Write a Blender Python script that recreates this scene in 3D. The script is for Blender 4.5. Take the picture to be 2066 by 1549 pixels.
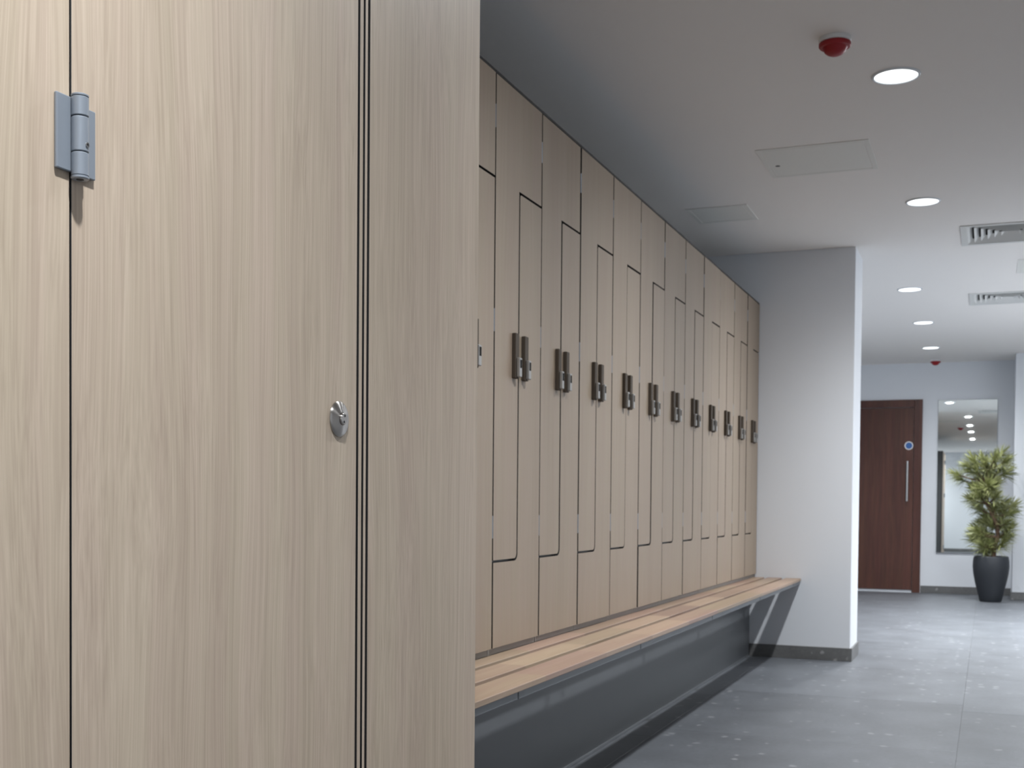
import bpy, bmesh, math, random
from mathutils import Vector, Matrix

# ------------------------------------------------------------------ scene, camera, light, exposure
for o in list(bpy.data.objects):
    bpy.data.objects.remove(o, do_unlink=True)
SC = bpy.context.scene
COL = SC.collection
random.seed(7)

CAM_H = 0.9727
YAW, PITCH, ROLL = (math.radians(a) for a in (21.7541, -1.3827, 0.4698))
F_PX, SHIFT_PX = 2408.177, 298.31
cd = bpy.data.cameras.new('camera')
cam = bpy.data.objects.new('camera', cd)
COL.objects.link(cam)
fw = Vector((-math.sin(YAW) * math.cos(PITCH), math.cos(YAW) * math.cos(PITCH), math.sin(PITCH)))
rt = Vector((math.cos(YAW), math.sin(YAW), 0))
up = rt.cross(fw)
r2 = math.cos(ROLL) * rt + math.sin(ROLL) * up
u2 = -math.sin(ROLL) * rt + math.cos(ROLL) * up
cam.matrix_world = Matrix(((r2.x, u2.x, -fw.x, 0), (r2.y, u2.y, -fw.y, 0), (r2.z, u2.z, -fw.z, CAM_H), (0, 0, 0, 1)))
cd.sensor_fit = 'HORIZONTAL'
cd.sensor_width = 36.0
cd.lens = F_PX / 2066 * 36.0
cd.shift_y = SHIFT_PX / 2066
cd.clip_start = 0.02
cd.dof.use_dof = True
cd.dof.focus_distance = 1.6
cd.dof.aperture_fstop = 15.0
SC.camera = cam

w = bpy.data.worlds.new('world')
SC.world = w
w.use_nodes = True
w.node_tree.nodes['Background'].inputs[0].default_value = (0.8, 0.85, 0.9, 1)
w.node_tree.nodes['Background'].inputs[1].default_value = 0.0

SC.view_settings.view_transform = 'Standard'
SC.view_settings.look = 'None'
SC.view_settings.gamma = 1.0
SC.view_settings.use_curve_mapping = False
SC.view_settings.exposure = 0.31
SC.cycles.max_bounces = 10
SC.cycles.diffuse_bounces = 6
SC.cycles.glossy_bounces = 4
SC.cycles.sample_clamp_indirect = 6.0
SC.cycles.caustics_reflective = False
SC.cycles.caustics_refractive = False

LAMP_WATTS = 62.0            # each ceiling downlight
LAMP_COLOR = (0.94, 0.97, 1.0)
LAMP_WIDE = 0.045            # share spread wide by the frosted cover
LAMP_BEAM = 3.2              # intensity falls with cos^(1 + LAMP_BEAM) from straight down
DIFFUSER = 2.2

# ------------------------------------------------------------------ dimensions (metres)
ZC = 2.582        # ceiling
XL = -1.3806      # locker door face
XW = -1.95        # wall behind the lockers
YE = 7.7034       # partition face
XP = -0.7907      # partition end face
YP2 = 8.12        # partition far face
YF = 14.1965      # far wall
XR = 1.70         # right wall of the far area
XRN = 1.50        # right wall of the locker aisle
YB = -4.8         # rear wall
XFL = -2.6        # left wall of the far area
D2 = 0.90         # cubicle front is at x = -D2

# ------------------------------------------------------------------ material helpers
def new_mat(name):
    m = bpy.data.materials.new(name)
    m.use_nodes = True
    nt = m.node_tree
    b = nt.nodes['Principled BSDF']
    return m, nt, b

def N(nt, t, **kw):
    n = nt.nodes.new(t)
    for k, v in kw.items():
        if k.startswith('in_'):
            n.inputs[k[3:].replace('_', ' ')].default_value = v
        else:
            setattr(n, k, v)
    return n

def plain(name, col, rough=0.5, metal=0.0, spec=0.5, bump=0.0, bscale=60.0, vary=0.0):
    m, nt, b = new_mat(name)
    b.inputs['Base Color'].default_value = (*col, 1)
    b.inputs['Roughness'].default_value = rough
    b.inputs['Metallic'].default_value = metal
    b.inputs['Specular IOR Level'].default_value = spec
    tc = N(nt, 'ShaderNodeTexCoord')
    nz = N(nt, 'ShaderNodeTexNoise')
    nz.inputs['Scale'].default_value = bscale
    nz.inputs['Detail'].default_value = 4
    nt.links.new(tc.outputs['Object'], nz.inputs['Vector'])
    if vary:
        mx = N(nt, 'ShaderNodeMix', data_type='RGBA')
        mx.inputs[6].default_value = (*[c * (1 - vary) for c in col], 1)
        mx.inputs[7].default_value = (*[min(1, c * (1 + vary)) for c in col], 1)
        nt.links.new(nz.outputs[0], mx.inputs[0])
        nt.links.new(mx.outputs[2], b.inputs['Base Color'])
    if bump:
        bp = N(nt, 'ShaderNodeBump')
        bp.inputs['Strength'].default_value = bump
        bp.inputs['Distance'].default_value = 0.001
        nt.links.new(nz.outputs[0], bp.inputs['Height'])
        nt.links.new(bp.outputs[0], b.inputs['Normal'])
    return m

def grain_wood(name, light, dark, along='z', fine=320.0, broad=9.0, fine_amt=0.5, rough=0.42, contrast=1.0, stave=None, spec=0.4):
    """laminate / timber with long straight grain along one object axis"""
    m, nt, b = new_mat(name)
    L = nt.links.new
    tc = N(nt, 'ShaderNodeTexCoord')
    oi = N(nt, 'ShaderNodeObjectInfo')
    sep = N(nt, 'ShaderNodeSeparateXYZ')
    L(tc.outputs['Object'], sep.inputs[0])
    ax = {'x': 0, 'y': 1, 'z': 2}[along]
    # random shift per object
    mul = N(nt, 'ShaderNodeMath', operation='MULTIPLY')
    mul.inputs[1].default_value = 37.0
    L(oi.outputs['Random'], mul.inputs[0])
    vadd = N(nt, 'ShaderNodeVectorMath', operation='ADD')
    L(tc.outputs['Object'], vadd.inputs[0])
    comb = N(nt, 'ShaderNodeCombineXYZ')
    for i in range(3):
        L(mul.outputs[0], comb.inputs[i])
    L(comb.outputs[0], vadd.inputs[1])
    # slow warp so that the grain drifts
    def mapping(vec, across, length):
        mp = N(nt, 'ShaderNodeMapping')
        s = [across, across, across]
        s[ax] = length
        mp.inputs['Scale'].default_value = s
        L(vec, mp.inputs['Vector'])
        return mp.outputs[0]
    warp = N(nt, 'ShaderNodeTexNoise')
    warp.inputs['Scale'].default_value = 1.0
    warp.inputs['Detail'].default_value = 2
    L(mapping(vadd.outputs[0], 5.0, 0.9), warp.inputs['Vector'])
    wsub = N(nt, 'ShaderNodeVectorMath', operation='SUBTRACT')
    wsub.inputs[1].default_value = (0.5, 0.5, 0.5)
    L(warp.outputs['Color'], wsub.inputs[0])
    wsc = N(nt, 'ShaderNodeVectorMath', operation='SCALE')
    wsc.inputs['Scale'].default_value = 0.10
    L(wsub.outputs[0], wsc.inputs[0])
    v2 = N(nt, 'ShaderNodeVectorMath', operation='ADD')
    L(vadd.outputs[0], v2.inputs[0])
    L(wsc.outputs[0], v2.inputs[1])
    nb = N(nt, 'ShaderNodeTexNoise')
    nb.inputs['Scale'].default_value = 1.0
    nb.inputs['Detail'].default_value = 3
    L(mapping(v2.outputs[0], broad, 0.25), nb.inputs['Vector'])
    nm = N(nt, 'ShaderNodeTexNoise')
    nm.inputs['Scale'].default_value = 1.0
    nm.inputs['Detail'].default_value = 3
    L(mapping(v2.outputs[0], fine * 0.28, 1.2), nm.inputs['Vector'])
    nf = N(nt, 'ShaderNodeTexNoise')
    nf.inputs['Scale'].default_value = 1.0
    nf.inputs['Detail'].default_value = 2
    L(mapping(v2.outputs[0], fine, 2.5), nf.inputs['Vector'])
    # weighted sum
    a1 = N(nt, 'ShaderNodeMath', operation='MULTIPLY_ADD')
    a1.inputs[1].default_value = 0.9
    L(nm.outputs[0], a1.inputs[0])
    L(nb.outputs[0], a1.inputs[2])
    a2 = N(nt, 'ShaderNodeMath', operation='MULTIPLY_ADD')
    a2.inputs[1].default_value = fine_amt * 2
    L(nf.outputs[0], a2.inputs[0])
    L(a1.outputs[0], a2.inputs[2])
    mr = N(nt, 'ShaderNodeMapRange')
    mid = (1.0 + 0.9 + fine_amt * 2) * 0.5
    span = 0.55 / contrast
    mr.inputs['From Min'].default_value = mid - span
    mr.inputs['From Max'].default_value = mid + span
    L(a2.outputs[0], mr.inputs['Value'])
    mx = N(nt, 'ShaderNodeMix', data_type='RGBA')
    mx.inputs[6].default_value = (*dark, 1)
    mx.inputs[7].default_value = (*light, 1)
    L(mr.outputs[0], mx.inputs[0])
    out = mx.outputs[2]
    # faint pinkish / greenish drift of the print
    nh = N(nt, 'ShaderNodeTexNoise')
    nh.inputs['Scale'].default_value = 1.0
    L(mapping(v2.outputs[0], 22.0, 0.6), nh.inputs['Vector'])
    hm = N(nt, 'ShaderNodeMapRange')
    hm.inputs['To Min'].default_value = 0.485
    hm.inputs['To Max'].default_value = 0.515
    L(nh.outputs[0], hm.inputs['Value'])
    hs = N(nt, 'ShaderNodeHueSaturation')
    L(hm.outputs[0], hs.inputs['Hue'])
    L(out, hs.inputs['Color'])
    out = hs.outputs[0]
    if stave:
        # staves glued end to end: one tone per stave
        st = N(nt, 'ShaderNodeMath', operation='MULTIPLY_ADD')
        st.inputs[1].default_value = 1.0 / stave
        L(sep.outputs[ax], st.inputs[0])
        L(mul.outputs[0], st.inputs[2])
        fl = N(nt, 'ShaderNodeMath', operation='FLOOR')
        L(st.outputs[0], fl.inputs[0])
        wn = N(nt, 'ShaderNodeTexWhiteNoise', noise_dimensions='1D')
        L(fl.outputs[0], wn.inputs['W'])
        r2_ = N(nt, 'ShaderNodeMapRange')
        r2_.inputs['To Min'].default_value = 0.78
        r2_.inputs['To Max'].default_value = 1.12
        L(wn.outputs['Value'], r2_.inputs['Value'])
        hs2 = N(nt, 'ShaderNodeHueSaturation')
        L(r2_.outputs[0], hs2.inputs['Value'])
        r3_ = N(nt, 'ShaderNodeMapRange')
        r3_.inputs['To Min'].default_value = 0.485
        r3_.inputs['To Max'].default_value = 0.51
        sepc = N(nt, 'ShaderNodeSeparateColor')
        L(wn.outputs['Color'], sepc.inputs[0])
        L(sepc.outputs[1], r3_.inputs['Value'])
        L(r3_.outputs[0], hs2.inputs['Hue'])
        L(out, hs2.inputs['Color'])
        out = hs2.outputs[0]
    L(out, b.inputs['Base Color'])
    b.inputs['Roughness'].default_value = rough
    b.inputs['Specular IOR Level'].default_value = spec
    bp = N(nt, 'ShaderNodeBump')
    bp.inputs['Strength'].default_value = 0.12
    bp.inputs['Distance'].default_value = 0.0005
    L(nf.outputs[0], bp.inputs['Height'])
    L(bp.outputs[0], b.inputs['Normal'])
    return m

def stone(name, base, fleck, rough, amount=1.0):
    """grey stone-look porcelain with cloudy tone and pale flecks; tinted by the object's colour"""
    m, nt, b = new_mat(name)
    L = nt.links.new
    tc = N(nt, 'ShaderNodeTexCoord')
    geo = N(nt, 'ShaderNodeNewGeometry')
    oi = N(nt, 'ShaderNodeObjectInfo')
    n1 = N(nt, 'ShaderNodeTexNoise')
    n1.inputs['Scale'].default_value = 3.2
    n1.inputs['Detail'].default_value = 8
    n1.inputs['Roughness'].default_value = 0.62
    L(geo.outputs['Position'], n1.inputs['Vector'])
    n2 = N(nt, 'ShaderNodeTexNoise')
    n2.inputs['Scale'].default_value = 55
    n2.inputs['Detail'].default_value = 5
    L(geo.outputs['Position'], n2.inputs['Vector'])
    mr = N(nt, 'ShaderNodeMapRange')
    mr.inputs['From Min'].default_value = 0.3
    mr.inputs['From Max'].default_value = 0.7
    mr.inputs['To Min'].default_value = 0.80
    mr.inputs['To Max'].default_value = 1.16
    L(n1.outputs[0], mr.inputs['Value'])
    mr2 = N(nt, 'ShaderNodeMapRange')
    mr2.inputs['From Min'].default_value = 0.3
    mr2.inputs['From Max'].default_value = 0.7
    mr2.inputs['To Min'].default_value = 0.9
    mr2.inputs['To Max'].default_value = 1.1
    L(n2.outputs[0], mr2.inputs['Value'])
    mm = N(nt, 'ShaderNodeMath', operation='MULTIPLY')
    L(mr.outputs[0], mm.inputs[0])
    L(mr2.outputs[0], mm.inputs[1])
    sc = N(nt, 'ShaderNodeVectorMath', operation='SCALE')
    sc.inputs[0].default_value = base
    L(mm.outputs[0], sc.inputs['Scale'])
    # flecks: small voronoi cells, only some of them
    wv = N(nt, 'ShaderNodeTexNoise')
    wv.inputs['Scale'].default_value = 30
    L(geo.outputs['Position'], wv.inputs['Vector'])
    ws = N(nt, 'ShaderNodeVectorMath', operation='SCALE')
    ws.inputs['Scale'].default_value = 0.03
    L(wv.outputs['Color'], ws.inputs[0])
    wa = N(nt, 'ShaderNodeVectorMath', operation='ADD')
    L(geo.outputs['Position'], wa.inputs[0])
    L(ws.outputs[0], wa.inputs[1])
    vo = N(nt, 'ShaderNodeTexVoronoi')
    vo.inputs['Scale'].default_value = 14
    L(wa.outputs[0], vo.inputs['Vector'])
    rad = N(nt, 'ShaderNodeSeparateColor')
    L(vo.outputs['Color'], rad.inputs[0])
    thr = N(nt, 'ShaderNodeMapRange')          # radius of the fleck, zero for most cells
    thr.inputs['From Min'].default_value = 0.25
    thr.inputs['From Max'].default_value = 1.0
    thr.inputs['To Min'].default_value = 0.0
    thr.inputs['To Max'].default_value = 0.30
    L(rad.outputs[0], thr.inputs['Value'])
    dif = N(nt, 'ShaderNodeMath', operation='SUBTRACT')
    L(thr.outputs[0], dif.inputs[0])
    L(vo.outputs['Distance'], dif.inputs[1])
    fm = N(nt, 'ShaderNodeMapRange')
    fm.inputs['From Min'].default_value = 0.0
    fm.inputs['From Max'].default_value = 0.10
    fm.inputs['To Max'].default_value = 0.75 * amount
    L(dif.outputs[0], fm.inputs['Value'])
    mx = N(nt, 'ShaderNodeMix', data_type='RGBA')
    L(fm.outputs[0], mx.inputs[0])
    L(sc.outputs[0], mx.inputs[6])
    mx.inputs[7].default_value = (*fleck, 1)
    tint = N(nt, 'ShaderNodeMix', data_type='RGBA', blend_type='MULTIPLY')
    tint.inputs[0].default_value = 1.0
    L(mx.outputs[2], tint.inputs[6])
    L(oi.outputs['Color'], tint.inputs[7])
    L(tint.outputs[2], b.inputs['Base Color'])
    b.inputs['Roughness'].default_value = rough
    b.inputs['Specular IOR Level'].default_value = 0.5
    bp = N(nt, 'ShaderNodeBump')
    bp.inputs['Strength'].default_value = 0.15
    bp.inputs['Distance'].default_value = 0.001
    L(n2.outputs[0], bp.inputs['Height'])
    L(bp.outputs[0], b.inputs['Normal'])
    return m

def emit(name, col, strength):
    m, nt, b = new_mat(name)
    b.inputs['Base Color'].default_value = (0.9, 0.9, 0.9, 1)
    b.inputs['Emission Color'].default_value = (*col, 1)
    b.inputs['Emission Strength'].default_value = strength
    return m

def leaf_mat():
    m, nt, b = new_mat('leaf_green')
    L = nt.links.new
    geo = N(nt, 'ShaderNodeNewGeometry')
    nz = N(nt, 'ShaderNodeTexNoise')
    nz.inputs['Scale'].default_value = 45
    L(geo.outputs['Position'], nz.inputs['Vector'])
    at = N(nt, 'ShaderNodeAttribute')
    at.attribute_name = 'edge'
    ad = N(nt, 'ShaderNodeMath', operation='MULTIPLY_ADD')
    ad.inputs[1].default_value = 0.6
    L(nz.outputs[0], ad.inputs[0])
    L(at.outputs['Fac'], ad.inputs[2])
    cr = N(nt, 'ShaderNodeValToRGB')
    cr.color_ramp.elements[0].position = 0.2
    cr.color_ramp.elements[0].color = (0.05, 0.072, 0.018, 1)
    cr.color_ramp.elements[1].position = 1.0
    cr.color_ramp.elements[1].color = (0.50, 0.50, 0.26, 1)
    e = cr.color_ramp.elements.new(0.55)
    e.color = (0.19, 0.215, 0.062, 1)
    L(ad.outputs[0], cr.inputs[0])
    L(cr.outputs[0], b.inputs['Base Color'])
    b.inputs['Roughness'].default_value = 0.45
    b.inputs['Subsurface Weight'].default_value = 0.0
    return m

M = {}
M['laminate'] = grain_wood('oak_laminate', (0.545, 0.450, 0.355), (0.345, 0.273, 0.205), 'z', fine=330, broad=9, fine_amt=0.55, rough=0.5, contrast=1.0)
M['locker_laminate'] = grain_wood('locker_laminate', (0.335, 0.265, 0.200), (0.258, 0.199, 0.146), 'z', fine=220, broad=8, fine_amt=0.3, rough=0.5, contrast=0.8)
M['slat_wood'] = grain_wood('bench_timber', (0.375, 0.275, 0.198), (0.27, 0.182, 0.124), 'y', fine=160, broad=24, fine_amt=0.35, rough=0.4, contrast=0.9, stave=0.55)
M['walnut'] = grain_wood('walnut_veneer', (0.118, 0.046, 0.030), (0.048, 0.018, 0.013), 'z', fine=110, broad=10, fine_amt=0.35, rough=0.38, contrast=1.1)
M['wall'] = plain('white_paint', (0.715, 0.735, 0.765), 0.65, spec=0.3, bump=0.05, bscale=180)
M['ceiling'] = plain('ceiling_paint', (0.88, 0.850, 0.818), 0.75, spec=0.25, bump=0.03, bscale=120)
M['hatch'] = plain('hatch_paint', (0.79, 0.785, 0.745), 0.6, vary=0.02)
M['floor_tile'] = stone('stone_tile', (0.096, 0.103, 0.113), (0.235, 0.242, 0.25), 0.43)
M['skirting'] = stone('stone_skirting', (0.13, 0.13, 0.128), (0.33, 0.33, 0.32), 0.45)
M['grout'] = plain('grout', (0.15, 0.155, 0.16), 0.8, bump=0.2)
M['grey_board'] = plain('grey_board', (0.088, 0.094, 0.101), 0.42, spec=0.5, vary=0.03, bscale=8)
M['base_grey'] = plain('base_grey', (0.26, 0.25, 0.235), 0.5, vary=0.04, bscale=12)
M['carcass'] = plain('carcass_grey', (0.06, 0.058, 0.055), 0.5, vary=0.04, bscale=12)
M['black'] = plain('black_edge', (0.012, 0.011, 0.011), 0.6, vary=0.05)
M['steel_grey'] = plain('silver_paint', (0.245, 0.275, 0.315), 0.38, metal=0.3, bump=0.05, bscale=400)
M['rail'] = plain('bench_steel', (0.14, 0.15, 0.16), 0.4, metal=0.3, vary=0.04)
M['bronze'] = plain('bronze_lock', (0.075, 0.059, 0.045), 0.65, spec=0.2, vary=0.08, bscale=20)
M['dark_window'] = plain('dark_window', (0.012, 0.011, 0.010), 0.7, spec=0.1, vary=0.05)
M['chrome'] = plain('satin_chrome', (0.62, 0.62, 0.62), 0.28, metal=1.0, vary=0.03)
M['satin'] = plain('satin_grey', (0.34, 0.33, 0.315), 0.45, metal=0.5, vary=0.03)
M['white_plastic'] = plain('white_plastic', (0.75, 0.76, 0.76), 0.4, vary=0.01)
M['trim'] = plain('white_trim', (0.70, 0.74, 0.77), 0.4, vary=0.01)
M['grille'] = plain('grille_white', (0.70, 0.70, 0.68), 0.45, vary=0.02)
M['duct'] = plain('duct_dark', (0.09, 0.09, 0.085), 0.7, vary=0.1)
M['red'] = plain('red_plastic', (0.30, 0.005, 0.010), 0.5, vary=0.06, bscale=15)
M['blue'] = plain('sign_blue', (0.03, 0.12, 0.36), 0.4, vary=0.04)
M['pot'] = plain('pot_charcoal', (0.016, 0.019, 0.024), 0.6, vary=0.08, bscale=14, bump=0.1)
M['soil'] = plain('soil', (0.035, 0.025, 0.018), 0.9, vary=0.4, bscale=60, bump=0.6)
M['bark'] = plain('bark', (0.13, 0.075, 0.048), 0.8, vary=0.3, bscale=40, bump=0.5)
M['leaf'] = leaf_mat()
M['diffuser'] = emit('lit_diffuser', (0.96, 0.99, 1.0), DIFFUSER)
m, nt, b = new_mat('mirror_glass')
b.inputs['Base Color'].default_value = (0.83, 0.87, 0.86, 1)
b.inputs['Metallic'].default_value = 1.0
b.inputs['Roughness'].default_value = 0.012
nz = N(nt, 'ShaderNodeTexNoise')
nz.inputs['Scale'].default_value = 1.5
rr = N(nt, 'ShaderNodeMapRange')
rr.inputs['To Min'].default_value = 0.008
rr.inputs['To Max'].default_value = 0.016
nt.links.new(nz.outputs[0], rr.inputs['Value'])
nt.links.new(rr.outputs[0], b.inputs['Roughness'])
M['mirror'] = m
# turned steel: anisotropic around the local x axis
m, nt, b = new_mat('turned_steel')
b.inputs['Base Color'].default_value = (0.46, 0.44, 0.42, 1)
b.inputs['Metallic'].default_value = 1.0
b.inputs['Roughness'].default_value = 0.30
b.inputs['Anisotropic'].default_value = 0.9
b.inputs['Anisotropic Rotation'].default_value = 0.25
tg = N(nt, 'ShaderNodeTangent', direction_type='RADIAL', axis='X')
nt.links.new(tg.outputs[0], b.inputs['Tangent'])
nz = N(nt, 'ShaderNodeTexNoise')
nz.inputs['Scale'].default_value = 300
rr = N(nt, 'ShaderNodeMapRange')
rr.inputs['To Min'].default_value = 0.25
rr.inputs['To Max'].default_value = 0.36
nt.links.new(nz.outputs[0], rr.inputs['Value'])
nt.links.new(rr.outputs[0], b.inputs['Roughness'])
M['turned'] = m

# ------------------------------------------------------------------ mesh helpers
def obj(name, bm_or_mesh, mat, parent=None, loc=(0, 0, 0), smooth=False, rot=None):
    if isinstance(bm_or_mesh, bmesh.types.BMesh):
        me = bpy.data.meshes.new(name)
        bmesh.ops.recalc_face_normals(bm_or_mesh, faces=bm_or_mesh.faces)
        bm_or_mesh.to_mesh(me)
        bm_or_mesh.free()
        mats = mat if isinstance(mat, (list, tuple)) else [mat]
        for k in mats:
            me.materials.append(M[k])
        if smooth:
            for p in me.polygons:
                p.use_smooth = True
            me.set_sharp_from_angle(angle=math.radians(32))
    else:
        me = bm_or_mesh
    o = bpy.data.objects.new(name, me)
    COL.objects.link(o)
    o.location = loc
    if rot:
        o.rotation_euler = rot
    if parent:
        o.parent = parent
    return o

def black_core(bm):
    """compact laminate: decor on the two faces, black core on every edge"""
    bmesh.ops.recalc_face_normals(bm, faces=bm.faces)
    bm.normal_update()
    for f in bm.faces:
        f.material_index = 0 if abs(f.normal.x) > 0.9 else 1
    return bm

def empty(name, loc=(0, 0, 0)):
    o = bpy.data.objects.new(name, None)
    COL.objects.link(o)
    o.location = loc
    o.empty_display_size = 0.1
    return o

def tag(o, label, cat, group=None, kind=None):
    o['label'] = label
    o['category'] = cat
    if group:
        o['group'] = group
    if kind:
        o['kind'] = kind
    return o

def structure(o, label=None):
    o['kind'] = 'structure'
    if label:
        o['label'] = label
    return o

def add_box(bm, x0, x1, y0, y1, z0, z1, bev=0.0, seg=1, mi=0):
    vs = [bm.verts.new((x, y, z)) for x in (x0, x1) for y in (y0, y1) for z in (z0, z1)]
    idx = [(0, 1, 3, 2), (4, 6, 7, 5), (0, 4, 5, 1), (2, 3, 7, 6), (0, 2, 6, 4), (1, 5, 7, 3)]
    fs = [bm.faces.new([vs[i] for i in q]) for q in idx]
    for f in fs:
        f.material_index = mi
    if bev > 0:
        es = list({e for f in fs for e in f.edges})
        bmesh.ops.bevel(bm, geom=es, offset=bev, segments=seg, affect='EDGES', profile=0.5, clamp_overlap=True, material=mi)
    return bm

def box(x0, x1, y0, y1, z0, z1, bev=0.0, seg=1):
    return add_box(bmesh.new(), x0, x1, y0, y1, z0, z1, bev, seg)

def lathe(bm, prof, seg=32, axis='z', c=(0, 0, 0), close=True, mi=0):
    """prof: list of (radius, height) along the axis"""
    rings = []
    for r, h in prof:
        ring = []
        if r < 1e-6:
            p = {'z': (0, 0, h), 'x': (h, 0, 0), 'y': (0, h, 0)}[axis]
            ring = [bm.verts.new((p[0] + c[0], p[1] + c[1], p[2] + c[2]))]
        else:
            for k in range(seg):
                a = 2 * math.pi * k / seg
                ca, sa = r * math.cos(a), r * math.sin(a)
                p = {'z': (ca, sa, h), 'x': (h, ca, sa), 'y': (sa, h, ca)}[axis]
                ring.append(bm.verts.new((p[0] + c[0], p[1] + c[1], p[2] + c[2])))
        rings.append(ring)
    for a, b_ in zip(rings[:-1], rings[1:]):
        for k in range(seg):
            k2 = (k + 1) % seg
            if len(a) == 1 and len(b_) == 1:
                continue
            if len(a) == 1:
                f = bm.faces.new((a[0], b_[k], b_[k2]))
            elif len(b_) == 1:
                f = bm.faces.new((a[k], b_[0], a[k2]))
            else:
                f = bm.faces.new((a[k], b_[k], b_[k2], a[k2]))
            f.material_index = mi
    if close:
        for ring in (rings[0], rings[-1]):
            if len(ring) > 2:
                f = bm.faces.new(ring)
                f.material_index = mi
    return bm

def tube(bm, pts, radii, seg=10):
    rings = []
    for i, p in enumerate(pts):
        p = Vector(p)
        d = (Vector(pts[min(i + 1, len(pts) - 1)]) - Vector(pts[max(i - 1, 0)])).normalized()
        s = d.cross(Vector((0.3, 1, 0.1))).normalized()
        t = d.cross(s)
        rings.append([bm.verts.new(p + radii[i] * (math.cos(2 * math.pi * k / seg) * s + math.sin(2 * math.pi * k / seg) * t)) for k in range(seg)])
    for a, b_ in zip(rings[:-1], rings[1:]):
        for k in range(seg):
            bm.faces.new((a[k], a[(k + 1) % seg], b_[(k + 1) % seg], b_[k]))
    bm.faces.new(rings[0])
    bm.faces.new(rings[-1])
    return bm

def prism_yz(poly, x0, x1):
    """outline in (y, z) extruded from x0 to x1"""
    bm = bmesh.new()
    a = [bm.verts.new((x0, y, z)) for y, z in poly]
    b_ = [bm.verts.new((x1, y, z)) for y, z in poly]
    bm.faces.new(a)
    bm.faces.new(b_)
    n = len(poly)
    for i in range(n):
        bm.faces.new((a[i], a[(i + 1) % n], b_[(i + 1) % n], b_[i]))
    return bm

def arc(cy, cz, r, a0, a1, n=6):
    return [(cy + r * math.cos(math.radians(a0 + (a1 - a0) * i / n)), cz + r * math.sin(math.radians(a0 + (a1 - a0) * i / n))) for i in range(n + 1)]

def slab_with_holes(x0, x1, y0, y1, z0, z1, holes):
    """horizontal slab with rectangular openings (hx0, hx1, hy0, hy1)"""
    xs = sorted({x0, x1, *[h[0] for h in holes], *[h[1] for h in holes]})
    ys = sorted({y0, y1, *[h[2] for h in holes], *[h[3] for h in holes]})
    bm = bmesh.new()
    cache = {}
    def v(x, y, z):
        k = (round(x, 5), round(y, 5), z)
        if k not in cache:
            cache[k] = bm.verts.new((x, y, z))
        return cache[k]
    def solid(i, j):
        if i < 0 or j < 0 or i >= len(xs) - 1 or j >= len(ys) - 1:
            return False
        cx, cy = (xs[i] + xs[i + 1]) / 2, (ys[j] + ys[j + 1]) / 2
        return not any(h[0] < cx < h[1] and h[2] < cy < h[3] for h in holes)
    for i in range(len(xs) - 1):
        for j in range(len(ys) - 1):
            if not solid(i, j):
                continue
            a, b_, c, d = xs[i], xs[i + 1], ys[j], ys[j + 1]
            for z in (z0, z1):
                bm.faces.new((v(a, c, z), v(b_, c, z), v(b_, d, z), v(a, d, z)))
            for (di, dj, p, q) in ((-1, 0, (a, c), (a, d)), (1, 0, (b_, c), (b_, d)), (0, -1, (a, c), (b_, c)), (0, 1, (a, d), (b_, d))):
                if not solid(i + di, j + dj):
                    bm.faces.new((v(*p, z0), v(*q, z0), v(*q, z1), v(*p, z1)))
    return bm

# ------------------------------------------------------------------ the room
GRILLES = [(-0.180, 0.370, 7.340, 7.890), (-0.165, 0.385, 9.685, 10.235)]
def g_inner(g):
    return (g[0] + 0.035, g[1] - 0.035, g[2] + 0.035, g[3] - 0.035)
XMIN = XFL - 0.15
structure(obj('ceiling', slab_with_holes(XMIN, XR + 0.15, YB - 0.15, YF + 0.15, ZC, ZC + 0.15, [g_inner(g) for g in GRILLES]), 'ceiling'), 'white painted plaster ceiling')
fl = structure(obj('floor', box(XMIN, XR + 0.15, YB - 0.15, YF + 0.15, -0.16, -0.004), 'grout'), 'grey stone tiled floor')
structure(obj('wall_left', box(XW - 0.12, XW, YB, YE, 0.0, ZC), 'wall'))
structure(obj('wall_partition', box(XFL, XP, YE, YP2, 0.0, ZC, 0.003), 'wall'), 'white wall at the end of the locker row')
structure(obj('wall_left_far', box(XFL - 0.12, XFL, YP2, YF, 0.0, ZC), 'wall'))
structure(obj('wall_far', box(XFL, XR, YF, YF + 0.12, 0.0, ZC), 'wall'), 'white far wall with door and mirror')
structure(obj('wall_far_return', box(0.2399, XR, 13.58, YF, 0.0, ZC, 0.003), 'wall'), 'white boxed-out wall beside the planter')
structure(obj('wall_right', box(XR, XR + 0.12, 7.0, YF, 0.0, ZC), 'wall'))
structure(obj('wall_right_aisle', box(XRN, XR + 0.12, YB, 7.0, 0.0, ZC), 'wall'), 'white wall across the aisle from the lockers')
structure(obj('wall_rear', box(XW, XRN, YB - 0.12, YB, 0.0, ZC), 'wall'))

SK, SKT = 0.082, 0.012
structure(obj('baseboard_partition', box(-1.418, XP + SKT, YE - SKT, YE, 0, SK, 0.0015), 'skirting'), 'dark grey stone skirting under the white partition')
structure(obj('baseboard_partition_side', box(XP, XP + SKT, YE, YP2, 0, SK, 0.0015), 'skirting'))
structure(obj('baseboard_far', box(-0.70, 0.2399, YF - SKT, YF, 0, SK, 0.0015), 'skirting'))
structure(obj('baseboard_return', box(0.2399 - SKT, XR, 13.58 - SKT, 13.58, 0, SK, 0.0015), 'skirting'))
structure(obj('baseboard_rear', box(XW, XRN, YB, YB + SKT, 0, SK, 0.0015), 'skirting'))
structure(obj('baseboard_right', box(XR - SKT, XR, 7.0, 13.56, 0, SK, 0.0015), 'skirting'))

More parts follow.
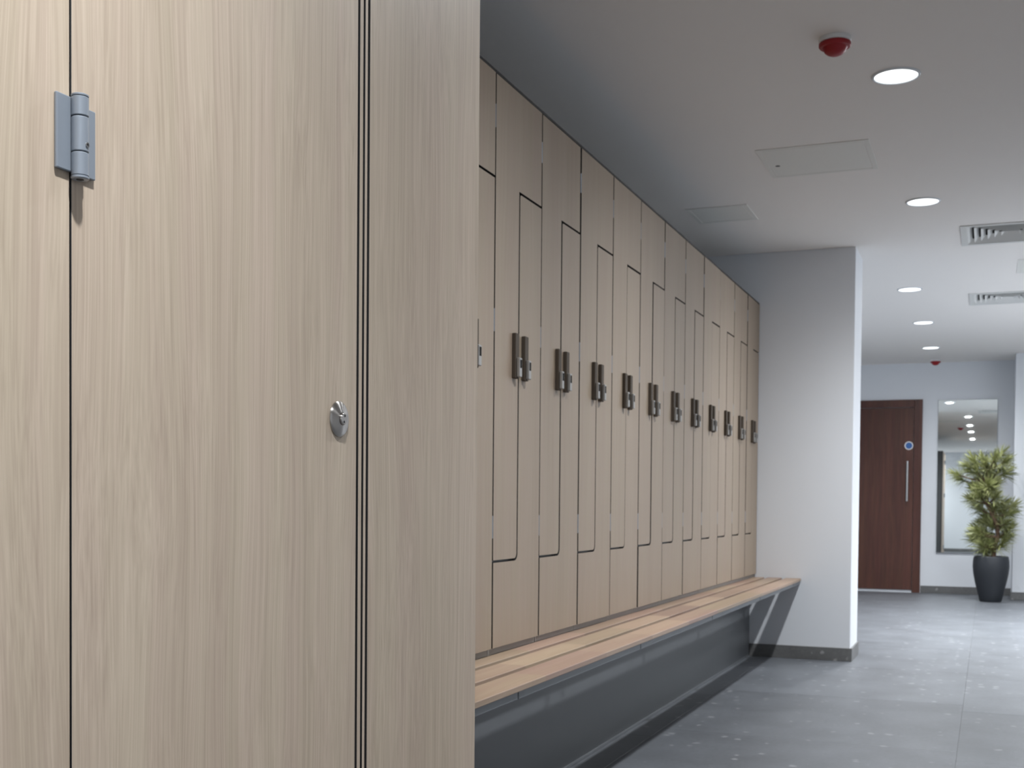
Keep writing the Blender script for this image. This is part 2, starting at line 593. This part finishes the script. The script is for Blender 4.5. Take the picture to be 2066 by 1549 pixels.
# floor tiles, 1.2 m, two runs set off against each other
TW, G = 1.2, 0.0022
tile_me = None
rt_ = random.Random(3)
for i, x0 in enumerate((-2.5, -1.3, -0.1, 1.1, 2.3)):
    xe = x0 + TW
    off = 6.24 if i % 2 else 6.05
    k0 = int((off - YB) / TW) + 1
    y = off - k0 * TW
    while y < YF:
        t = 1.0
        shade = 1.0 + rt_.uniform(-0.05, 0.05)
        if y < 5.9:                  # the tiles nearest the camera are darker
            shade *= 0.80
        lo, hi = max(y, YB), min(y + TW, YF)
        a, b_ = max(x0, XFL), min(xe, XR)
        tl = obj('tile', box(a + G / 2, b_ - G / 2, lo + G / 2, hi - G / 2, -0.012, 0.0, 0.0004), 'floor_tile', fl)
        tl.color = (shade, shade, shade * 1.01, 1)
        y += TW

# ------------------------------------------------------------------ downlights
def downlight(x, y, label):
    t = empty('downlight', (x, y, ZC))
    tag(t, label, 'ceiling light', 'round downlights')
    bm = bmesh.new()
    R = 0.0775
    lathe(bm, [(R - 0.001, -0.001), (R + 0.002, -0.0065), (R + 0.0075, -0.0065), (R + 0.0105, -0.004), (R + 0.011, 0.0)], 48, 'z', close=False)
    obj('trim_ring', bm, 'trim', t, smooth=True)
    bm = bmesh.new()
    lathe(bm, [(0, -0.0035), (R * 0.7, -0.0035), (R, -0.003), (R, -0.0005)], 48, 'z')
    obj('diffuser', bm, 'diffuser', t)
    ld = bpy.data.lights.new('lamp', 'AREA')
    ld.shape = 'DISK'
    ld.size = 0.085
    ld.energy = LAMP_WATTS
    ld.color = LAMP_COLOR
    ld.use_nodes = True          # the reflector's beam: brightest straight down
    lt = ld.node_tree
    em = lt.nodes.get('Emission') or lt.nodes.new('ShaderNodeEmission')
    ge = lt.nodes.new('ShaderNodeNewGeometry')
    dp = lt.nodes.new('ShaderNodeVectorMath')
    dp.operation = 'DOT_PRODUCT'
    lt.links.new(ge.outputs['Normal'], dp.inputs[0])
    lt.links.new(ge.outputs['Incoming'], dp.inputs[1])
    ab = lt.nodes.new('ShaderNodeMath')
    ab.operation = 'ABSOLUTE'
    lt.links.new(dp.outputs['Value'], ab.inputs[0])
    pw = lt.nodes.new('ShaderNodeMath')
    pw.operation = 'POWER'
    pw.inputs[1].default_value = LAMP_BEAM
    lt.links.new(ab.outputs[0], pw.inputs[0])
    mxn = lt.nodes.new('ShaderNodeMath')
    mxn.operation = 'MULTIPLY_ADD'
    mxn.inputs[1].default_value = 1.0 - LAMP_WIDE
    mxn.inputs[2].default_value = LAMP_WIDE
    lt.links.new(pw.outputs[0], mxn.inputs[0])
    lt.links.new(mxn.outputs[0], em.inputs['Strength'])
    lo = bpy.data.objects.new('lamp', ld)
    COL.objects.link(lo)
    lo.parent = t
    lo.location = (0, 0, -0.008)
    return t

LX = -0.348
for x, y, lab in (
        (LX, 6.687, 'round white downlight in the ceiling beyond the red alarm and square hatch'),
        (LX, 4.707, 'largest round downlight, right beside the near red ceiling alarm'),
        (LX, 2.98, 'round downlight in the ceiling above the cubicle end panel'),
        (LX, 0.74, 'round downlight in the ceiling above the cubicle door'),
        (1.10, 7.75, 'added unseen round downlight washing the right-hand wall, nearest the camera'),  # right-hand row is added out of view to brighten the far area
        (1.10, 8.85, 'added unseen round downlight washing the right-hand wall, second from the camera'),
        (1.10, 9.65, 'added unseen round downlight washing the right-hand wall, third from the camera'),
        (1.10, 10.36, 'added unseen round downlight washing the right-hand wall, fourth from the camera'),
        (1.10, 11.23, 'added unseen round downlight washing the right-hand wall, by the boxed-out wall'),
        (0.62, 9.30, 'added unseen round downlight right of the farther air grille, nearer one'),  # extra pair, added out of view to lift the far floor and ceiling
        (0.62, 10.80, 'added unseen round downlight right of the farther air grille, farther one'),
        (0.75, -0.90, 'added unseen round downlight behind the camera, nearer the cubicles'),  # rear lamps are added out of view, for the rear wall and cubicle
        (0.75, -2.70, 'added unseen round downlight behind the camera, second of the right-hand row'),
        (0.75, -4.10, 'added unseen round downlight behind the camera, close to the rear wall'),
        (-1.45, -3.90, 'added unseen round downlight behind the camera, in the left rear corner'),
        (-0.57, 9.345, 'round downlight just past the partition, nearest of the three far ones'),
        (-0.557, 11.065, 'round downlight in the far ceiling, middle of the three past the partition'),
        (-0.571, 12.836, 'round downlight closest to the far wall and its small red alarm')):
    downlight(x, y, lab)

# ------------------------------------------------------------------ red fire alarms
def alarm(x, y, label):
    t = empty('fire_alarm', (x, y, ZC))
    tag(t, label, 'fire alarm', 'red ceiling alarms')
    bm = bmesh.new()
    lathe(bm, [(0.052, 0.0), (0.054, -0.003), (0.054, -0.014), (0.051, -0.017)], 40, 'z')
    obj('base', bm, 'white_plastic', t, smooth=True)
    bm = bmesh.new()
    lathe(bm, [(0.050, -0.017), (0.054, -0.019), (0.054, -0.028), (0.051, -0.032), (0.042, -0.034), (0.039, -0.038),
               (0.035, -0.047), (0.027, -0.054), (0.016, -0.059), (0.0, -0.061)], 40, 'z')
    obj('body', bm, 'red', t, smooth=True)
alarm(-0.518, 4.262, 'red domed fire alarm on a white base, near the largest downlight')
alarm(-0.568, 13.93, 'small distant red fire alarm on the ceiling above the far wall')

# ------------------------------------------------------------------ ceiling hatches
def hatch(x0, x1, y0, y1, label, lock=None):
    t = empty('access_hatch', ((x0 + x1) / 2, (y0 + y1) / 2, ZC))
    tag(t, label, 'access hatch', 'ceiling access hatches')
    a, b_ = (x1 - x0) / 2, (y1 - y0) / 2
    bm = bmesh.new()
    fwid = 0.022
    add_box(bm, -a, a, -b_, -b_ + fwid, -0.003, 0, 0.0008)
    add_box(bm, -a, a, b_ - fwid, b_, -0.003, 0, 0.0008)
    add_box(bm, -a, -a + fwid, -b_ + fwid, b_ - fwid, -0.003, 0, 0.0008)
    add_box(bm, a - fwid, a, -b_ + fwid, b_ - fwid, -0.003, 0, 0.0008)
    obj('frame', bm, 'hatch', t)
    g = fwid + 0.003
    obj('panel', box(-a + g, a - g, -b_ + g, b_ - g, -0.0025, 0, 0.0008), 'hatch', t)
    if lock:
        bm = bmesh.new()
        lathe(bm, [(0.011, 0.0), (0.011, -0.0035), (0.009, -0.004), (0.0, -0.004)], 20, 'z', (lock[0] - (x0 + x1) / 2, lock[1] - (y0 + y1) / 2, 0))
        obj('key_lock', bm, 'carcass', t, smooth=True)
hatch(-1.012, -0.515, 5.475, 5.962, 'square access hatch with a small dark key lock, nearer the downlight', (-0.955, 5.755))
hatch(-1.565, -1.230, 6.43, 6.785, 'small grey-green access hatch in the ceiling above the lockers')
hatch(0.150, 0.640, 8.46, 8.94, 'flush white access hatch between the two air grilles at the frame edge')

# ------------------------------------------------------------------ air grilles
def grille(g, label):
    x0, x1, y0, y1 = g
    t = empty('air_grille', ((x0 + x1) / 2, (y0 + y1) / 2, ZC))
    tag(t, label, 'air grille', 'ceiling air grilles')
    a, b_ = (x1 - x0) / 2, (y1 - y0) / 2
    fwid = 0.036
    bm = bmesh.new()
    add_box(bm, -a, a, -b_, -b_ + fwid, -0.006, 0.0, 0.0015)
    add_box(bm, -a, a, b_ - fwid, b_, -0.006, 0.0, 0.0015)
    add_box(bm, -a, -a + fwid, -b_ + fwid, b_ - fwid, -0.006, 0.0, 0.0015)
    add_box(bm, a - fwid, a, -b_ + fwid, b_ - fwid, -0.006, 0.0, 0.0015)
    obj('frame', bm, 'grille', t)
    bm = bmesh.new()     # box behind the blades, open below
    i, j = a - fwid, b_ - fwid
    add_box(bm, -i, i, -j, j, 0.10, 0.11)
    add_box(bm, -i, -i + 0.004, -j, j, 0.028, 0.10)
    add_box(bm, i - 0.004, i, -j, j, 0.028, 0.10)
    add_box(bm, -i, i, -j, -j + 0.004, 0.028, 0.10)
    add_box(bm, -i, i, j - 0.004, j, 0.028, 0.10)
    obj('plenum', bm, 'duct', t)
    # nested square louvres, each sloping outwards and down
    for k in range(6):
        ao = i - 0.003 - 0.037 * k
        ai = ao - 0.024
        bm = bmesh.new()
        th = 0.0022
        rings = []
        for h, z in ((ao, -0.003), (ao + th, -0.003 + th * 0.4), (ai + th, 0.024), (ai, 0.024)):
            rings.append([bm.verts.new((sx * h, sy * h, z)) for sx, sy in ((-1, -1), (1, -1), (1, 1), (-1, 1))])
        for q in range(4):
            ra, rb = rings[q], rings[(q + 1) % 4]
            for e in range(4):
                bm.faces.new((ra[e], ra[(e + 1) % 4], rb[(e + 1) % 4], rb[e]))
        obj('louvre', bm, 'grille', t)
grille(GRILLES[0], 'white square ceiling air grille with nested square louvres, the nearer and larger one')
grille(GRILLES[1], 'white square ceiling air grille with nested square louvres, the farther and smaller one')

# ------------------------------------------------------------------ lockers
COLW = 0.4
Y0 = 3.3032
ZB, ZT = 0.534, 2.2505
ZU, ZL = 1.943, 0.796
DT = 0.013
lk = {}
def locker_meshes():
    g, c = 0.0055, 0.0038       # half gaps: between columns, inside a column
    yl, yr, ym = g, COLW - g, 0.2
    r = 0.018
    up_poly = [(yl, ZT), (yl, ZL + c)] + arc(ym - c - r, ZL + c + r, r, -90, 0) + [(ym - c, ZU + c), (yr, ZU + c), (yr, ZT)]
    lo_poly = [(yr, ZB), (yr, ZU - c)] + [(ym + c + 0.006, ZU - c), (ym + c, ZU - c - 0.006)] + arc(ym + c - r - 2 * c + r * 0.0, 0, 0, 0, 0, 1)[:0] + \
              [(ym + c, ZL - c + r + 0.006)] + [(y, z) for y, z in arc(ym + c - r - 0.006, ZL - c + r + 0.006, r + 0.006, 0, -90)] + [(yl, ZL - c), (yl, ZB)]
    return up_poly, lo_poly
UP, LO = locker_meshes()
LOCK_Z0, LOCK_Z1 = 1.360, 1.500

def build_locker():
    t = empty('locker', (XL, Y0, 0))
    # grey carcass, open in front, as back + sides + top + base
    bm = bmesh.new()
    f = -DT - 0.003
    bk = -0.49
    e = 0.0015
    add_box(bm, bk, f, e, 0.012, 0.512, 2.262)
    add_box(bm, bk, f, COLW - 0.012, COLW - e, 0.512, 2.262)
    add_box(bm, bk, bk + 0.01, 0.012, COLW - 0.012, 0.512, 2.262)
    add_box(bm, bk, f, 0.012, COLW - 0.012, 2.246, 2.262)
    add_box(bm, bk, f, 0.012, COLW - 0.012, 0.512, 0.542)
    add_box(bm, bk + 0.02, f, 0.19, 0.21, 0.78, 1.95)
    add_box(bm, bk + 0.02, f, 0.012, 0.21, 0.78, 0.80)
    add_box(bm, bk + 0.02, f, 0.19, COLW - 0.012, 1.935, 1.955)
    obj('carcass', bm, 'carcass', t)
    obj('base_rail', box(-DT - 0.003, -DT - 0.0005, 0.0025, COLW - 0.0025, 0.512, 0.546, 0.0003), 'base_grey', t)
    obj('top_edge', box(-DT - 0.003, -0.001, 0.0007, COLW - 0.0007, 2.2535, 2.262, 0.0005), 'black', t)
    du = obj('door', black_core(prism_yz(UP, -DT, 0.0)), ['locker_laminate', 'black'], t)
    dl = obj('door', black_core(prism_yz(LO, -DT, 0.0)), ['locker_laminate', 'black'], t)
    for door, ya in ((du, 0.144), (dl, 0.223)):
        bm = bmesh.new()
        add_box(bm, 0.0003, 0.0135, ya, ya + 0.030, LOCK_Z0, LOCK_Z1, 0.0015)
        obj('lock', bm, 'bronze', door)
        bm = bmesh.new()
        add_box(bm, 0.0138, 0.0250, ya + 0.005, ya + 0.026, LOCK_Z0 + 0.004, LOCK_Z0 + 0.064, 0.002)
        obj('thumb_turn', bm, 'satin', door)
        bm = bmesh.new()
        add_box(bm, 0.0249, 0.0254, ya + 0.0085, ya + 0.0225, LOCK_Z0 + 0.032, LOCK_Z0 + 0.058, 0.0002)
        obj('lock_window', bm, 'dark_window', door)
    for z in (2.125, 1.52, 0.90):
        bm = bmesh.new()
        lathe(bm, [(0.0028, -0.034), (0.0028, 0.034)], 10, 'z', (-0.0015, 0.0005, z))
        obj('hinge', bm, 'steel_grey', du, smooth=False)
    for z in (1.86, 1.16, 0.60):
        bm = bmesh.new()
        lathe(bm, [(0.0022, -0.03), (0.0022, 0.03)], 10, 'z', (-0.005, COLW - 0.0015, z))
        obj('hinge', bm, 'carcass', dl, smooth=False)
    return t

def copy_tree(o, parent=None):
    c = o.copy()
    COL.objects.link(c)
    c.parent = parent
    for ch in list(o.children):
        copy_tree(ch, c)
    return c

ORD = {0: 'first whole', 1: 'second whole', 2: 'third whole', 3: 'fourth whole', 4: 'fifth whole', 5: 'sixth whole',
       6: 'seventh whole', 7: 'eighth whole'}
proto = build_locker()
lr = random.Random(5)
for n in range(-3, 11):
    o = proto if n == 0 else copy_tree(proto)
    o.location = (XL, Y0 + COLW * n, 0)
    if n < -1:
        lab = 'pale wood locker column hidden behind the cubicle, %s' % ('at the end of the row' if n == -3 else 'second of the row')
    elif n == -1:
        lab = 'pale wood locker column half hidden by the foreground cubicle panel'
    elif n <= 6:
        lab = 'pale wood two-door locker column, %s one counted from the cubicle panel' % ORD[n]
    elif n == 10:
        lab = 'last pale wood locker column, against the white partition'
    else:
        lab = 'pale wood two-door locker column, %s from the white partition' % {9: 'second', 8: 'third', 7: 'fourth'}[n]
    tag(o, lab, 'locker', 'row of wooden lockers')
    # doors never hang perfectly flush
    for d in [c for c in o.children if c.name.startswith('door')]:
        d.location = (lr.uniform(-0.0012, 0.0012), lr.uniform(-0.0012, 0.0012), 0)

# ------------------------------------------------------------------ bench
BY0, BY1 = 2.10, YE - 0.003
bench = empty('bench', (-1.25, (BY0 + BY1) / 2, 0))
tag(bench, 'long slatted wooden bench running in front of the lockers', 'bench')
def bpart(name, bm, mat):
    o = obj(name, bm, mat, bench)
    o.location = -Vector(bench.location)
    return o
for x0, x1 in ((-1.398, -1.329), (-1.305, -1.217), (-1.193, -1.097)):
    bpart('slat', box(x0, x1, BY0, BY1, 0.494, 0.511, 0.0022, 2), 'slat_wood')
joints = [2.82, 3.97, 5.12, 6.28, 7.43]
edges = [BY0] + joints + [BY1]
for a, b_ in zip(edges[:-1], edges[1:]):
    bm = bmesh.new()
    add_box(bm, -1.128, -1.104, a + 0.003, b_ - 0.003, 0.4730, 0.4935, 0.0015)
    bpart('rail', bm, 'rail')
for y in joints:
    bm = bmesh.new()
    add_box(bm, -1.418, -1.135, y - 0.02, y + 0.02, 0.478, 0.4935, 0.001)
    add_box(bm, -1.4185, -1.410, y - 0.02, y + 0.02, 0.36, 0.478, 0.001)
    bpart('bracket', bm, 'rail')
pl = empty('plinth', (-1.43, (BY0 + BY1) / 2, 0))
tag(pl, 'dark grey plinth panel below the bench, down to the floor', 'plinth')
o = obj('panel', box(-1.436, -1.420, BY0, YE - 0.001, 0.012, 0.507, 0.001), 'grey_board', pl)
o.location = -Vector(pl.location)
o = obj('floor_strip', box(-1.434, -1.4185, BY0, YE - 0.001, 0.0005, 0.012, 0.001), 'rail', pl)
o.location = -Vector(pl.location)

# ------------------------------------------------------------------ cubicle in the foreground
cub = empty('changing_cubicle', (-D2, 1.3, 0))
tag(cub, 'large pale wood cubicle front with door, hinge and steel lock in the foreground', 'cubicle')
def cpart(name, bm, mat, parent=cub, smooth=False):
    o = obj(name, bm, mat, parent, smooth=smooth)
    if parent is cub:
        o.location = -Vector(cub.location)
    return o
H0, H1 = 0.12, 2.255
TH = 0.018
cpart('pilaster', black_core(box(-D2 - TH, -D2, 0.45, 0.9965, 0.0, H1, 0.0006)), ['laminate', 'black'])
cpart('door', black_core(box(-D2 - TH, -D2, 0.9988, 1.6096, H0, H1, 0.0006)), ['laminate', 'black'])
cpart('edge_strip', black_core(box(-D2 - TH, -D2, 1.6156, 1.6263, 0.0, H1, 0.0004)), ['laminate', 'black'])
cpart('edge_strip', black_core(box(-D2 - TH, -D2, 1.6321, 1.6404, 0.0, H1, 0.0004)), ['laminate', 'black'])
cpart('side_panel', black_core(box(-D2 - TH, -D2, 1.6470, 2.0728, 0.0, H1, 0.0006)), ['laminate', 'black'])
cpart('door_stop', box(-D2 - TH - 0.02, -D2 - TH - 0.001, 1.59, 1.665, 0.0, H1), 'black')  # black backing added so the grooves beside the door read as dark
cpart('door_stop', box(-D2 - TH - 0.02, -D2 - TH - 0.001, 0.97, 1.02, 0.0, H1), 'black')  # same added backing, keeps the hinge gap dark
cpart('end_panel', box(-1.86, -D2 - TH - 0.0005, 2.055, 2.0725, 0.0, H1, 0.0006), 'grey_board')
cpart('partition_panel', box(-1.86, -D2 - TH - 0.0005, 0.45, 0.468, 0.0, H1, 0.0006), 'grey_board')

def hinge(zc):
    h = cpart('hinge', box(-D2 + 0.0002, -D2 + 0.0042, 0.9735, 0.9958, zc - 0.039, zc + 0.039, 0.0012, 2), 'steel_grey')
    def sub(name, bm, mat, smooth=False):
        return obj(name, bm, mat, h, smooth=smooth)
    sub('door_leaf', box(-D2 + 0.0002, -D2 + 0.0042, 1.0015, 1.0310, zc - 0.039, zc + 0.034, 0.0010, 2), 'steel_grey')
    R, cx, cy = 0.0090, -D2 + 0.0102, 1.0005
    for z0, z1, cap in ((zc + 0.0195, zc + 0.0395, 1), (zc - 0.0175, zc + 0.0185, 0), (zc - 0.0425, zc - 0.0185, -1)):
        bm = bmesh.new()
        lathe(bm, [(R - 0.0008, z0), (R, z0 + 0.0008), (R, z1 - 0.0008), (R - 0.0008, z1)], 32, 'z', (cx, cy, 0))
        sub('knuckle', bm, 'steel_grey', True)
        if cap == 1:
            bm = bmesh.new()
            lathe(bm, [(R - 0.0004, z1 + 0.0003), (R, z1 + 0.0008), (R, z1 + 0.0022), (R - 0.0012, z1 + 0.003), (0, z1 + 0.003)], 32, 'z', (cx, cy, 0))
            sub('end_cap', bm, 'steel_grey', True)
        if cap == -1:
            bm = bmesh.new()
            lathe(bm, [(R - 0.0004, z0 - 0.0003), (R + 0.0003, z0 - 0.0008), (R + 0.0003, z0 - 0.0024), (R - 0.001, z0 - 0.0034),
                       (0.0042, z0 - 0.0034), (0.0042, z0 - 0.0015), (0, z0 - 0.0015)], 32, 'z', (cx, cy, 0))
            sub('end_cap', bm, 'steel_grey', True)
            bm = bmesh.new()
            lathe(bm, [(0.0040, z0 - 0.0036), (0.0040, z0 - 0.0030)], 6, 'z', (cx, cy, 0))
            sub('pin', bm, 'black')
    bm = bmesh.new()
    c = Vector((cx + R * 0.96, cy + 0.0006, zc - 0.0105))
    lathe(bm, [(0.0026, -0.0005), (0.0026, 0.0012), (0.0014, 0.0012), (0.0014, 0.0004), (0, 0.0004)], 20, 'x', c)
    sub('grub_screw', bm, 'chrome', True)
    bm = bmesh.new()
    lathe(bm, [(0.0013, 0.0005), (0.0013, 0.0009)], 6, 'x', c)
    sub('screw_socket', bm, 'black')
    # web that ties the middle knuckle to the fixed leaf and the outer ones to the door leaf
    sub('web', box(-D2 + 0.0043, -D2 + 0.0095, 1.0035, 1.0125, zc - 0.0405, zc + 0.0385, 0.0006), 'steel_grey')
    return h
hinge(1.3535)
hinge(2.06)
hinge(0.24)

# coin-release lock: sloped rose, recessed boss, two spanner holes
LY, LZ = 1.5555, 1.0955
bm = bmesh.new()
lathe(bm, [(0.0265, 0.0002), (0.0265, 0.0018), (0.0255, 0.0030), (0.0235, 0.0042), (0.0100, 0.0072), (0.0098, 0.0058), (0.0, 0.0058)], 64, 'x')
rose = obj('lock', bm, 'turned', cub, smooth=True)
rose.location = Vector((-D2, LY, LZ)) - Vector(cub.location)
bm = bmesh.new()
lathe(bm, [(0.0088, 0.0060), (0.0088, 0.0092), (0.0078, 0.0104), (0.0, 0.0104)], 40, 'x')
boss = obj('boss', bm, 'turned', rose, smooth=True)
for dz, dy in ((0.0045, 0.001), (-0.0045, -0.001)):
    bm = bmesh.new()
    lathe(bm, [(0.0019, 0.0103), (0.0019, 0.0107)], 16, 'x', (0, dy, dz))
    obj('spanner_hole', bm, 'black', rose)

# ------------------------------------------------------------------ far wall: door, mirror, planter
door = empty('door_1', (-1.22, YF, 0))
structure(door, 'dark walnut door with steel pull handle in the far wall')
def dpart(name, bm, mat, parent=None, smooth=False):
    o = obj(name, bm, mat, parent or door, smooth=smooth)
    if parent is None:
        o.location = -Vector(door.location)
    return o
dpart('frame_jamb', box(-0.792, -0.7056, YF - 0.032, YF, 0.0, 2.173, 0.002), 'walnut')
dpart('frame_jamb', box(-1.800, -1.714, YF - 0.032, YF, 0.0, 2.173, 0.002), 'walnut')
dpart('frame_head', box(-1.712, -0.794, YF - 0.032, YF, 2.090, 2.173, 0.002), 'walnut')
leaf = dpart('door_leaf', box(-1.711, -0.796, YF - 0.012, YF, 0.028, 2.086, 0.001), 'walnut')
hb = bmesh.new()
tube(hb, [(-0.857, YF - 0.062, 1.030), (-0.857, YF - 0.062, 1.482)], [0.011, 0.011], 16)
dpart('pull_handle', hb, 'chrome', leaf, True)
for z in (1.075, 1.435):
    hb = bmesh.new()
    tube(hb, [(-0.857, YF - 0.0125, z), (-0.857, YF - 0.054, z)], [0.008, 0.008], 12)
    dpart('handle_post', hb, 'chrome', leaf, True)
hb = bmesh.new()
lathe(hb, [(0.047, 0.0), (0.047, -0.0015), (0, -0.0015)], 40, 'y', (-0.847, YF - 0.0122, 1.657))
dpart('sign_plate', hb, 'white_plastic', leaf)
hb = bmesh.new()
lathe(hb, [(0.036, -0.0017), (0.036, -0.0022), (0, -0.0022)], 40, 'y', (-0.847, YF - 0.0122, 1.657))
dpart('sign_disc', hb, 'blue', leaf)

# hung on clips, its foot a centimetre further from the wall than its head
mir = tag(obj('mirror', box(-0.309, 0.309, -0.0035, 0.0035, -0.8515, 0.8515, 0.0025, 2), 'mirror', None, (-0.2345, YF - 0.0105, 1.3105), rot=(math.radians(-0.30), 0, 0)), 'tall frameless rectangular mirror on the far wall beside the door', 'mirror')

# planter and plant
PX, PY = 0.032, 13.22
plant = empty('potted_plant', (PX, PY, 0))
tag(plant, 'bushy green plant in a tall charcoal planter before the mirror', 'plant')
bm = bmesh.new()
prof = [(0.0, 0.0), (0.098, 0.0), (0.108, 0.012), (0.128, 0.10), (0.153, 0.20), (0.170, 0.29), (0.177, 0.36), (0.174, 0.42), (0.166, 0.462),
        (0.160, 0.468), (0.154, 0.462), (0.152, 0.425), (0.0, 0.425)]
lathe(bm, prof, 48, 'z')
obj('pot', bm, 'pot', plant, smooth=True)
bm = bmesh.new()
lathe(bm, [(0.150, 0.426), (0.146, 0.444), (0.09, 0.450), (0.0, 0.453)], 32, 'z')
obj('soil', bm, 'soil', plant, smooth=True)

S = 1 / 196.0            # metres per photograph pixel at the plant
def pp(zx, zy, dy=0.0):  # crop of the photograph at 4.425x, from the planter's foot
    px, py = 1880 + zx / 4.425, 880 + zy / 4.425
    return Vector(((px - 1998 + (1214 - py) * -0.012) * S * 1.0, dy, (1214 - py) * S))
trunk = [pp(545, 1085), pp(552, 1000, 0.01), pp(585, 900, 0.02), pp(575, 800, 0.0), pp(535, 700, -0.01), pp(492, 600, 0.0), pp(482, 500, 0.01), pp(492, 410, 0.0), pp(500, 300, 0.02)]
trunk[0].z = 0.44
bm = bmesh.new()
tube(bm, trunk, [0.026, 0.024, 0.022, 0.022, 0.022, 0.021, 0.019, 0.016, 0.009], 12)
obj('trunk', bm, 'bark', plant, smooth=True)

def rosette(c, d, r, n, rng):
    """a tuft of narrow pointed leaves around direction d; r = leaf length"""
    bm = bmesh.new()
    lay = bm.verts.layers.float.new('edge')
    d = d.normalized()
    s = d.cross(Vector((0.21, 0.9, 0.37))).normalized()
    t = d.cross(s)
    for i in range(n):
        az = 2.399963 * i + rng.uniform(-0.3, 0.3)
        el = 0.15 + 1.35 * (i / n) + rng.uniform(-0.12, 0.12)     # from the axis outwards
        out = math.cos(az) * s + math.sin(az) * t
        ld = (math.cos(el) * d + math.sin(el) * out).normalized()
        side = ld.cross(out if abs(ld.dot(out)) < 0.95 else d).normalized()
        nrm = side.cross(ld).normalized()
        ln = r * rng.uniform(0.75, 1.15)
        wd = ln * rng.uniform(0.06, 0.09)
        base = c - d * (0.30 * r * i / n)
        droop = Vector((0, 0, -1)) * ln * 0.14 * rng.uniform(0.3, 1.3)
        e0 = rng.uniform(0.0, 0.35)
        prev = None
        for j, (u, wf) in enumerate(((0.0, 0.45), (0.35, 1.0), (0.7, 0.75), (1.0, 0.03))):
            p = base + ld * ln * u + droop * u * u
            a = bm.verts.new(p + side * wd * wf * 0.5 + nrm * wd * wf * 0.18)
            m_ = bm.verts.new(p)
            b_ = bm.verts.new(p - side * wd * wf * 0.5 + nrm * wd * wf * 0.18)
            a[lay] = b_[lay] = 0.42 + e0
            m_[lay] = 0.02 + e0 * 0.6
            if prev:
                bm.faces.new((prev[0], prev[1], m_, a))
                bm.faces.new((prev[1], prev[2], b_, m_))
            prev = (a, m_, b_)
    return bm

rng = random.Random(11)
tufts = [(215, 330, -1), (305, 255, -1), (360, 185, 0), (440, 165, 0), (395, 285, 0), (480, 235, 0), (560, 180, 0), (622, 135, 1), (655, 215, 1), (600, 300, 1),
         (665, 305, 1), (560, 400, 1), (430, 380, -1), (370, 450, -1), (335, 545, -1), (420, 520, -1), (545, 455, 1), (520, 330, 0),
         (660, 580, 1), (725, 605, 1), (565, 610, 1), (475, 690, -1), (450, 760, -1), (560, 700, 0), (640, 690, 1), (700, 680, 1),
         (430, 870, -1), (365, 900, -1), (490, 900, -1), (655, 850, 1), (690, 800, 1), (600, 770, 1), (440, 960, -1), (510, 960, 0), (645, 920, 1), (470, 1020, -1), (400, 620, -1), (690, 880, 1),
         (415, 455, -1), (575, 520, 1), (625, 640, 1), (520, 760, 0), (395, 830, -1), (665, 760, 1), (590, 400, 1), (620, 960, 1), (500, 420, 0)]
for k, (zx, zy, sd) in enumerate(tufts):
    dy = rng.uniform(-0.13, 0.13)
    c = pp(zx, zy, dy)
    # branch from the nearest lower point of the trunk
    lower = [p for p in trunk if p.z < c.z - 0.02] or [trunk[0]]
    a = min(lower, key=lambda p: (p - c).length)
    d = (c - a)
    d.z = abs(d.z) + 0.06
    d += Vector((0.05 * sd, dy * 0.6, 0.05))
    start = c - d.normalized() * 0.045
    bm = bmesh.new()
    midp = a.lerp(start, 0.5) + Vector((0, 0, -0.012))
    tube(bm, [a, midp, start, c], [0.009, 0.0075, 0.006, 0.003], 7)
    obj('branch', bm, 'bark', plant, smooth=True)
    obj('leaf_tuft', rosette(start, d, 0.142 * rng.uniform(0.85, 1.12), 58, rng), 'leaf', plant)
